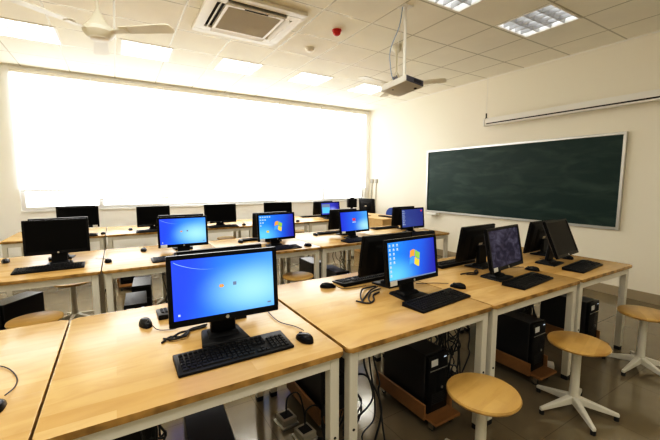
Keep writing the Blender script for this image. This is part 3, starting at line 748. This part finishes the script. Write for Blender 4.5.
ms.append((mouse(-.365, 1.39, -20, 'mouse cut by the side edge on the near corner desk, cord looping back', MSf), [(-.345, 1.45, .766), (-.335, 1.52, .755), (-.345, 1.60, .755), (-.40, 1.71, .755), (-.50, 1.80, .755)]))
mouse(-.86, 4.02, 185, 'black mouse at the outer end of the switched-off middle-row monitor', MSm)
mm = mouse(-.10, 3.58, 10, 'black mouse on the gap side of the switched-off middle-row monitor', MSm)
ms.append((mm, [(-.11, 3.64, .766), (-.13, 3.74, .755), (-.2, 3.8, .755)]))
mouse(.20, 3.97, 175, 'black mouse next to the smaller blue logon monitor, middle row', MSm)
mouse(1.19, 3.96, 175, 'black mouse beside the middle-row flag-emblem monitor, on its outer side', MSm)
mouse(1.75, 3.36, 20, 'black mouse at the end of the keyboard of the middle-row flag-emblem monitor', MSm)
mouse(2.19, 3.98, 175, 'black mouse beside the red-picture monitor, middle row', MSm)
mouse(3.68, 3.38, 10, 'black mouse at the end of the keyboard of the navy-screen monitor', MSm)
mouse(-.19, 5.55, 5, 'black mouse beside the back-row monitor with the small white sticker', MSb)
mouse(.14, 5.80, 180, 'back-row black mouse between the two blank monitors farthest from the blackboard', MSb)
mouse(1.72, 5.52, 5, 'black mouse at the end of the keyboard of the middle blank back-row monitor', MSb)
mouse(2.68, 5.52, 5, 'black mouse on the back row beside the blank monitor peeking above flag-emblem one', MSb)
for o, pts in ms:
    inv = Matrix.Translation(o.location) @ Matrix.Rotation(o.rotation_euler.z, 4, 'Z'); inv = inv.inverted()
    MB().tube([inv @ p for p in curve(pts)], .0022, 5).build('cord', M['cord'], o)

keyboard(.378, 1.365, 0, 'black keyboard in front of the largest blue logon monitor', KF)
keyboard(.372, 1.985, 180, 'black keyboard mostly hidden behind the largest blue logon monitor', KF)
keyboard(1.575, 1.38, 6, 'black keyboard in front of the front-row flag-emblem monitor', KF)
keyboard(1.48, 1.975, 183, 'black keyboard behind the front-row flag-emblem monitor, its end sticking out', KF)
keyboard(2.43, 1.33, 6, 'black keyboard in front of the dim violet picture monitor', KF)
keyboard(2.42, 1.98, 183, 'black keyboard sticking out behind the dim violet picture monitor', KF)
keyboard(3.23, 1.335, 6, 'black keyboard in front of the blank steeply tilted monitor', KF)
keyboard(-.49, 3.51, 1, 'black keyboard in front of the switched-off middle-row monitor', KM)
keyboard(.455, 3.40, 2, 'black keyboard in front of the smaller blue logon monitor, middle row', KM)
keyboard(1.42, 3.355, 3, 'black keyboard in front of the middle-row flag-emblem monitor', KM)
keyboard(1.45, 4.06, 180, 'black keyboard sticking out behind the middle-row flag-emblem monitor', KM)
keyboard(2.44, 3.35, 5, 'black keyboard in front of the red-picture monitor', KM)
keyboard(2.48, 4.06, 180, 'black keyboard sticking out behind the red-picture monitor', KM)
keyboard(3.42, 3.34, 3, 'black keyboard in front of the navy-screen monitor', KM)
keyboard(3.42, 4.06, 180, 'black keyboard sticking out behind the navy-screen monitor', KM)
keyboard(-.47, 5.475, 0, 'black keyboard under the back-row monitor with the small white sticker', KB_)
keyboard(.42, 5.475, 0, 'black keyboard under the blank back-row monitor above the blue logon one', KB_)
keyboard(1.38, 5.475, 0, 'black keyboard under the middle blank back-row monitor', KB_)
keyboard(3.30, 6.16, 180, 'black keyboard behind the violet back-row monitor', KB_)

# ------------------------------------------------------------------ towers on trolleys
TW, TD, TH = .168, .40, .355
def make_tower(lab, x, y, z, rz, grp, lights=True):
    """origin at bottom centre; front faces local -y"""
    t = thing('computer_tower', lab, 'computer', (x, y, z), R(rz), grp)
    hw, hd = TW / 2, TD / 2
    MB().box(-hw, hw, -hd + .03, hd, .0, TH, bevel=.004).build('case', M['black_case'], t, smooth=0)
    f = MB().box(-hw - .001, hw + .001, -hd, -hd + .03, .0, TH + .002, bevel=.008, seg=2).build('front_panel', M['black_gloss'], t)
    MB().box(-hw + .012, hw - .012, -hd - .002, -hd, TH - .085, TH - .045, bevel=.001).build('optical_drive', M['black'], f, smooth=0)
    MB().box(-hw + .012, hw - .012, -hd - .003, -hd, TH - .094, TH - .089).build('silver_strip', M['silver'], f, smooth=0)
    MB().box(-hw + .02, -hw + .075, -hd - .0025, -hd - .0005, TH - .065, TH - .025).build('sticker', M['label'], f, smooth=0)
    MB().box(hw - .042, hw - .022, -hd - .0025, -hd - .0003, TH - .028, TH - .023).build('indicator_light', M['ui_white'], f, smooth=0)
    v = MB()
    for i in range(6): v.box(-hw + .03, hw - .03, -hd - .002, -hd, .05 + i * .012, .055 + i * .012)
    v.build('intake_vent', M['dark'], f, smooth=0)
    MB().lathe([(.009, 0), (.009, .003)], 14, Matrix.Translation((hw - .05, -hd, .14)) @ Matrix.Rotation(R(90), 4, 'X')).build('round_badge', M['silver'], f, smooth=0)
    bk = MB().box(-hw + .01, hw - .01, hd, hd + .003, TH - .12, TH - .02)
    bk.box(-hw + .015, -hw + .06, hd, hd + .004, .10, .22)
    for i in range(5): bk.box(-.01, hw - .015, hd, hd + .004, .03 + i * .025, .046 + i * .025)
    bk.build('rear_ports', M['dark'], t, smooth=0)
    return t
def make_trolley(lab, x, y, rz, grp):
    t = thing('tower_trolley', lab, 'trolley', (x, y, 0), R(rz), grp)
    hw, d0, d1 = .105, -.285, .235
    z = .062
    MB().box(-hw, hw, d0, d1, z, z + .018, bevel=.003).build('base_board', M['trolley'], t, smooth=0)
    for sx in (-1, 1):
        x0, x1 = sorted((sx * hw, sx * (hw - .016)))
        x0 += sx * .0165; x1 += sx * .0165
        MB().box(x0, x1, -.21, d1, z, z + .095, bevel=.003).build('side_board', M['trolley'], t, smooth=0)
    for cx in (-hw + .03, hw - .03):
        for cy in (d0 + .05, d1 - .04):
            c = MB().lathe([(.016, .05), (.016, z)], 12, Matrix.Translation((cx, cy, 0))).box(cx - .013, cx - .010, cy - .012, cy + .02, .016, .05).box(cx + .010, cx + .013, cy - .012, cy + .02, .016, .05).build('caster', M['chrome'], t, smooth=0)
            MB().lathe([(.014, -.009), (.019, -.006), (.019, .006), (.014, .009)], 16, Matrix.Translation((cx, cy + .008, .0192)) @ Matrix.Rotation(R(90), 4, 'Y')).build('wheel', M['foot'], c, smooth=0)
    return t
TG, TRG = 'black computer towers', 'wooden tower trolleys'
def station(x, y, rz, ltow, ltro):
    make_trolley(ltro, x, y, rz, TRG); make_tower(ltow, x, y, .081, rz, TG)
station(1.575, 1.555, 0, 'black tower under the flag-emblem desk, front row, stickered face beside a stool', 'wooden trolley under the big black tower beside the nearest stool')
station(2.565, 1.50, 0, 'black tower with white sticker under the dim violet picture desk', 'wooden trolley under the tower of the dim violet picture desk')
station(3.415, 1.50, 0, 'black tower under the front-row end desk, showing beyond the second stool', 'wooden trolley under the end-desk tower of the front row')
station(3.30, 2.0, 180, 'black tower in the dark behind the cables, rear side, front-row end desk', 'wooden trolley at the rear under the front-row end desk')
station(1.03, 1.86, 180, 'black tower seen between two front desks behind metal floor boxes', 'wooden trolley with long side board behind the metal floor boxes')
station(.27, 1.41, -4, 'slate-topped tower under the desk of the largest blue logon monitor', 'wooden trolley under the slate-topped tower of the nearest desk')
station(-.00, 1.80, 180, 'black tower with rear ports under the nearest desk, at the bottom edge', 'wooden trolley at the rear under the nearest desk')
station(-.82, 3.97, -36, 'big black tower standing askew under the switched-off middle-row monitor', 'wooden trolley standing askew under the switched-off middle-row monitor')
station(.09, 3.43, -3, 'grey-topped tower under the gap between the middle-row desks, nearer of a pair', 'wooden trolley under the nearer of a pair of grey-topped towers')
station(.17, 4.02, 175, 'grey-topped tower under the middle-row desk, farther of a pair', 'wooden trolley under the farther of a pair of grey-topped towers')
station(2.12, 3.97, 178, 'grey-topped tower beside the stool under the middle row, behind the desk legs', 'wooden trolley behind the desk legs under the red-picture desk')
station(2.13, 3.42, 0, 'black tower with white label under the red-picture desk', 'wooden trolley under the red-picture desk, front side')
station(1.215, 3.42, 0, 'black tower beside a stool under the middle-row flag-emblem desk', 'wooden trolley under the middle-row flag-emblem desk')
station(.06, 5.55, 0, 'black tower far back under the back row, seen past the grey-topped pair', 'wooden trolley far back under the back row')

# ------------------------------------------------------------------ stools
def make_stool():
    t = thing('stool', 'x', 'stool')
    MB().lathe([(.150, .432), (.162, .438), (.167, .448), (.163, .457), (.150, .460), (.02, .456)], 40).build('seat', M['stool'], t)
    MB().lathe([(.030, .06), (.030, .10), (.026, .16), (.024, .40), (.040, .413), (.075, .426), (.075, .432)], 24).build('post', M['frame'], t)
    for k in range(5):
        T = Matrix.Rotation(R(72 * k), 4, 'Z')
        l = MB().hexa([(.015, -.022, .055), (.235, -.011, .024), (.235, .011, .024), (.015, .022, .055)], [(.015, -.019, .105), (.235, -.009, .046), (.235, .009, .046), (.015, .019, .105)], T, bevel=.004).build('leg', M['frame'], t, smooth=0)
        MB().lathe([(.013, 0), (.014, .026)], 12, T @ Matrix.Translation((.222, 0, 0))).build('glide', M['foot'], l, smooth=0)
    return t
ST = make_stool()
stools = [(1.44, .97, 10, 'nearest round wooden stool, before the flag-emblem desk in the front row'),
          (2.41, .99, 14, 'round wooden stool with white star base before the dim violet picture desk'),
          (3.40, .97, 30, 'round wooden stool partly cut off before the end desk near the blackboard'),
          (-.56, 3.22, 5, 'wooden stool half hidden beyond the near corner desk, beside the askew tower'),
          (-.44, 4.37, 40, 'wooden stool seen through the legs under the switched-off middle-row monitor'),
          (.42, 4.42, 5, 'wooden stool just showing beside the largest logon monitor, behind the grey-topped towers'),
          (1.60, 3.30, 20, 'round wooden stool under the middle-row flag-emblem desk'),
          (1.63, 6.25, 0, 'wooden stool showing beyond the middle row, under the middle back-row desk'),
          (3.14, 6.35, 0, 'wooden stool far back under the desk of the violet monitor')]
for i, (x, y, a, lab) in enumerate(stools):
    o = ST if i == 0 else copy_tree(ST)
    o.location = (x, y, 0); o.rotation_euler = (0, 0, R(a)); o.scale = (1, 1, .95 if i == 4 else 1); tag(o, lab, 'stool', 'round wooden stools')

# ------------------------------------------------------------------ cables
def tangle(lab, x0, x1, y0, y1, z0, z1, n, seed, r=.004):
    rnd = random.Random(seed)
    t = thing('cable_tangle', lab, 'cables', ((x0 + x1) / 2, (y0 + y1) / 2, 0), 0, 'tangles of black cables under the desks')
    cx, cy = (x0 + x1) / 2, (y0 + y1) / 2
    for i in range(n):
        p = []; k = rnd.randint(6, 9); sx = rnd.uniform(x0, x1); sy = rnd.uniform(y0, y1)
        for j in range(k):
            u = j / (k - 1); z = z1 + (z0 - z1) * u
            if 0 < j < k - 1: z += rnd.uniform(-.09, .09)
            sx = min(x1, max(x0, sx + rnd.uniform(-.09, .09))); sy = min(y1, max(y0, sy + rnd.uniform(-.07, .07)))
            p.append((sx - cx, sy - cy, max(r + .001, min(z1, z))))
        if z0 < .05:
            for j in range(3): p.append((rnd.uniform(x0, x1) - cx, rnd.uniform(y0, y1) - cy, r + .001 + .006 * j))
        MB().tube(curve(p, 6), r * rnd.uniform(.7, 1.1), 6).build('cable', M['cord'], t)
tangle('tangle of black cables hanging and coiled beside the leg between the two nearest desks', .87, 1.12, 1.30, 1.60, .0, .62, 12, 3, .005)
tangle('dense tangle of black cables beside the big tower of the flag-emblem desk', 1.80, 2.12, 1.55, 1.95, .0, .66, 34, 5, .005)
tangle('tangle of black cables against bright floor under the dim violet picture desk', 2.86, 3.16, 1.60, 1.92, .05, .66, 22, 8, .005)
tangle('black cables between the grey-topped towers and the largest blue logon monitor', .34, .48, 3.45, 3.8, .05, .66, 8, 12)
tangle('thin black cables looping under the red-picture desk', 2.32, 2.5, 3.6, 3.8, .1, .66, 5, 14)
tangle('black cables hanging under the nearest desk by the bottom edge', .03, .11, 1.30, 1.52, .02, .66, 7, 17)
tangle('thin cables behind the tilted tower under the switched-off middle-row monitor', -1.05, -.95, 3.36, 3.6, .1, .66, 4, 21)
tangle('thin cables dangling under the second back-row desk', .5, .62, 5.5, 5.7, .3, .66, 3, 23, .003)

# cords lying on the desks behind monitors
def cordset(lab, sets):
    o = sets[0][0]
    t = thing('desk_cable', lab, 'cables', o, 0, 'cables lying on the desks')
    for pts in sets: MB().tube([Vector(p) - Vector(o) for p in curve(pts)], .005, 6).build('cable', M['cord'], t)
cordset('black cable bundle on the wood beside the base of the largest blue logon monitor', [[(.14, 1.66, .756), (.18, 1.62, .760), (.22, 1.65, .756), (.26, 1.70, .757), (.34, 1.72, .757)], [(.16, 1.63, .756), (.20, 1.66, .765), (.24, 1.69, .757), (.33, 1.70, .757)], [(.13, 1.62, .756), (.17, 1.66, .757), (.22, 1.62, .762), (.25, 1.68, .757)]])
cordset('black cable band lying beside the base of the front-row flag-emblem monitor', [[(1.18, 1.58, .756), (1.22, 1.66, .764), (1.29, 1.74, .770), (1.36, 1.79, .757), (1.44, 1.79, .757)], [(1.22, 1.56, .756), (1.25, 1.62, .757), (1.33, 1.69, .764), (1.43, 1.73, .757)], [(1.19, 1.60, .757), (1.27, 1.67, .757), (1.36, 1.74, .757), (1.43, 1.76, .762)], [(1.16, 1.62, .757), (1.20, 1.55, .757), (1.26, 1.58, .757), (1.31, 1.65, .757), (1.38, 1.68, .757)]])
cordset('black cables and plug lying behind the dim violet picture monitor', [[(2.22, 1.68, .756), (2.28, 1.64, .758), (2.33, 1.69, .762), (2.40, 1.72, .757)], [(2.18, 1.70, .756), (2.25, 1.68, .762), (2.32, 1.66, .757), (2.39, 1.71, .757)]])

# floor outlet boxes
for x, y, a, lab in ((.80, 1.83, 6, 'open metal floor outlet box, farther of two under the nearest desks'), (.84, 1.66, 6, 'open metal floor outlet box, nearer of two under the nearest desks')):
    t = thing('floor_outlet', lab, 'outlet', (x, y, 0), R(a), 'metal floor outlet boxes')
    MB().box(-.055, .055, -.06, .06, 0, .012, bevel=.002).build('cover_frame', M['silver'], t, smooth=0)
    MB().box(-.045, .045, -.05, .05, .012, .05, bevel=.003).build('socket_block', M['socket'], t, smooth=0)
    MB().box(-.03, .03, -.03, .03, .05, .052).build('socket_face', M['dark'], t, smooth=0)
    MB().tube(curve([(0, .0, .055), (.02, .02, .14), (.08, .0, .16), (.09, -.05, .08), (.07, -.1, .006)]), .005, 6).build('plug_cord', M['cord'], t)
# white plug adapter on the floor
t = thing('power_strip', 'small white power socket block on the floor beside the second trolley', 'power strip', (2.80, 1.33, 0), R(30))
MB().box(-.04, .04, -.03, .03, 0, .05, bevel=.006).build('housing', M['white'], t, smooth=0)
MB().box(-.015, .015, -.032, -.03, .02, .035).build('socket_face', M['dark'], t, smooth=0)
MB().tube(curve([(.04, 0, .01), (.12, .03, .006), (.2, .1, .006)]), .005, 6).build('cord', M['cord'], t)

# ------------------------------------------------------------------ teacher's corner
def teacher():
    x0, x1, y0, y1, H = 4.2, 4.85, 5.05, 6.5, .75
    t = thing('teacher_desk', 'pale plywood teacher desk with closed panels in the far corner', 'desk', ((x0 + x1) / 2, (y0 + y1) / 2, 0))
    hx, hy = (x1 - x0) / 2, (y1 - y0) / 2
    MB().box(-hx, hx, -hy, hy, H - .025, H, bevel=.004).build('desktop', M['podium'], t, smooth=0)
    MB().box(-hx + .01, -hx + .028, -hy + .01, hy - .01, 0.0, H - .025).build('front_panel', M['podium'], t, smooth=0)
    MB().box(-hx + .028, hx - .01, -hy + .01, -hy + .028, 0, H - .025).build('side_panel', M['podium'], t, smooth=0)
    MB().box(-hx + .028, hx - .01, hy - .028, hy - .01, 0, H - .025).build('side_panel', M['podium'], t, smooth=0)
teacher()
monitor(4.46, 5.85, .80, -75, 4, .40, .30, 'off', 'black monitor turned away on the teacher desk in the far corner', 'monitors on the teacher desk', back=True)
keyboard(4.56, 5.30, 90, 'black keyboard lying on the pale plywood teacher desk', 'keyboards on the teacher desk')
t = thing('document_camera', 'small black boxy device on a stand on the teacher desk', 'document camera', (4.36, 6.28, .75), R(-20))
MB().box(-.13, .13, -.07, .09, 0, .07, bevel=.008).build('base', M['black'], t)
MB().box(-.025, .025, .0, .04, .07, .14).build('neck', M['black'], t, smooth=0)
MB().box(-.10, .10, -.05, .07, .14, .33, bevel=.008).build('head', M['black'], t)
MB().box(-.03, .05, -.02, .03, .33, .36, bevel=.006).build('handle', M['black'], t)
def chair():
    t = thing('plastic_chair', 'blue plastic chair behind the teacher desk', 'chair', (5.125, 6.08, 0), R(-90))
    MB().box(-.21, .21, -.21, .20, .43, .45, bevel=.008, seg=2).build('seat', M['blue'], t)
    b = MB(); n = 10
    pts = []
    for i in range(n + 1):
        a = PI * i / n; pts.append((-.21 * math.cos(a), .20 + .0, .70 + .16 * math.sin(a)))
    poly = [(p[0], p[2]) for p in pts] + [(.20, .52), (-.20, .52)]
    T = Matrix.Translation((0, .225, 0)) @ Matrix.Rotation(R(90), 4, 'X')
    b.prism(poly, 0, .02, T); b.build('backrest', M['blue'], t, smooth=0)
    for sx in (-1, 1):
        MB().tube([(sx * .18, .19, .40), (sx * .185, .235, .75)], .012, 8).build('back_post', M['chrome'], t)
        for y in (-.18, .19): MB().tube([(sx * .18, y, .43), (sx * .20, y * 1.1, 0)], .012, 8).build('leg', M['chrome'], t)
chair()

# ------------------------------------------------------------------ light, camera, view
w = bpy.data.worlds.new('World'); S.world = w; w.use_nodes = True
nt = w.node_tree; nt.nodes.clear()
o = nt.nodes.new('ShaderNodeOutputWorld'); bg = nt.nodes.new('ShaderNodeBackground')
bg.inputs[0].default_value = (.95, .98, 1.0, 1); bg.inputs[1].default_value = 3.0
nt.links.new(bg.outputs[0], o.inputs[0])

def area(x, y, p, size=.6, col=(1, .97, .90)):  # unseen fill lamps added under the ceiling to brighten the room
    l = bpy.data.lights.new('fill_lamp', 'AREA'); l.shape = 'SQUARE'; l.size = size; l.energy = p; l.color = col
    ob = bpy.data.objects.new('fill_lamp', l); C.objects.link(ob); ob.location = (x, y, ZC - .02)
for x, y, p in ((1.58, 2.26, 8), (.38, 2.26, 12), (-.82, 2.26, 14), (-.82, -.3, 10), (.38, -.3, 8), (1.58, -.9, 6), (2.8, -.9, 5)): area(x, y, p)

cam = bpy.data.cameras.new('Camera'); co = bpy.data.objects.new('Camera', cam); C.objects.link(co)
cam.sensor_width = 36; cam.lens = 351 / 660 * 36; cam.clip_start = .05
co.location = (0, 0, 1.45)
co.rotation_euler = (R(90) - math.atan(38.5 / 351), 0, R(-31.2))
S.camera = co
S.view_settings.view_transform = 'Standard'
S.view_settings.look = 'None'
S.view_settings.exposure = .70
S.view_settings.use_curve_mapping = True
cm = S.view_settings.curve_mapping
WL = 2.2
cm.white_level = (WL, WL, WL); cm.extend = 'HORIZONTAL'
cc = cm.curves[3]
pts = [(0, 0), (.02, .010), (.06, .043), (.15, .137), (.3, .31), (.55, .575), (.85, .78), (1.2, .90), (1.6, .965), (2.2, 1.0)]
cc.points[0].location = (0, 0); cc.points[1].location = (1, 1)
for x, y in pts[1:-1]: cc.points.new(x / WL, y)
cm.update()
S.cycles.use_denoising = True
S.cycles.max_bounces = 8
S.cycles.diffuse_bounces = 5
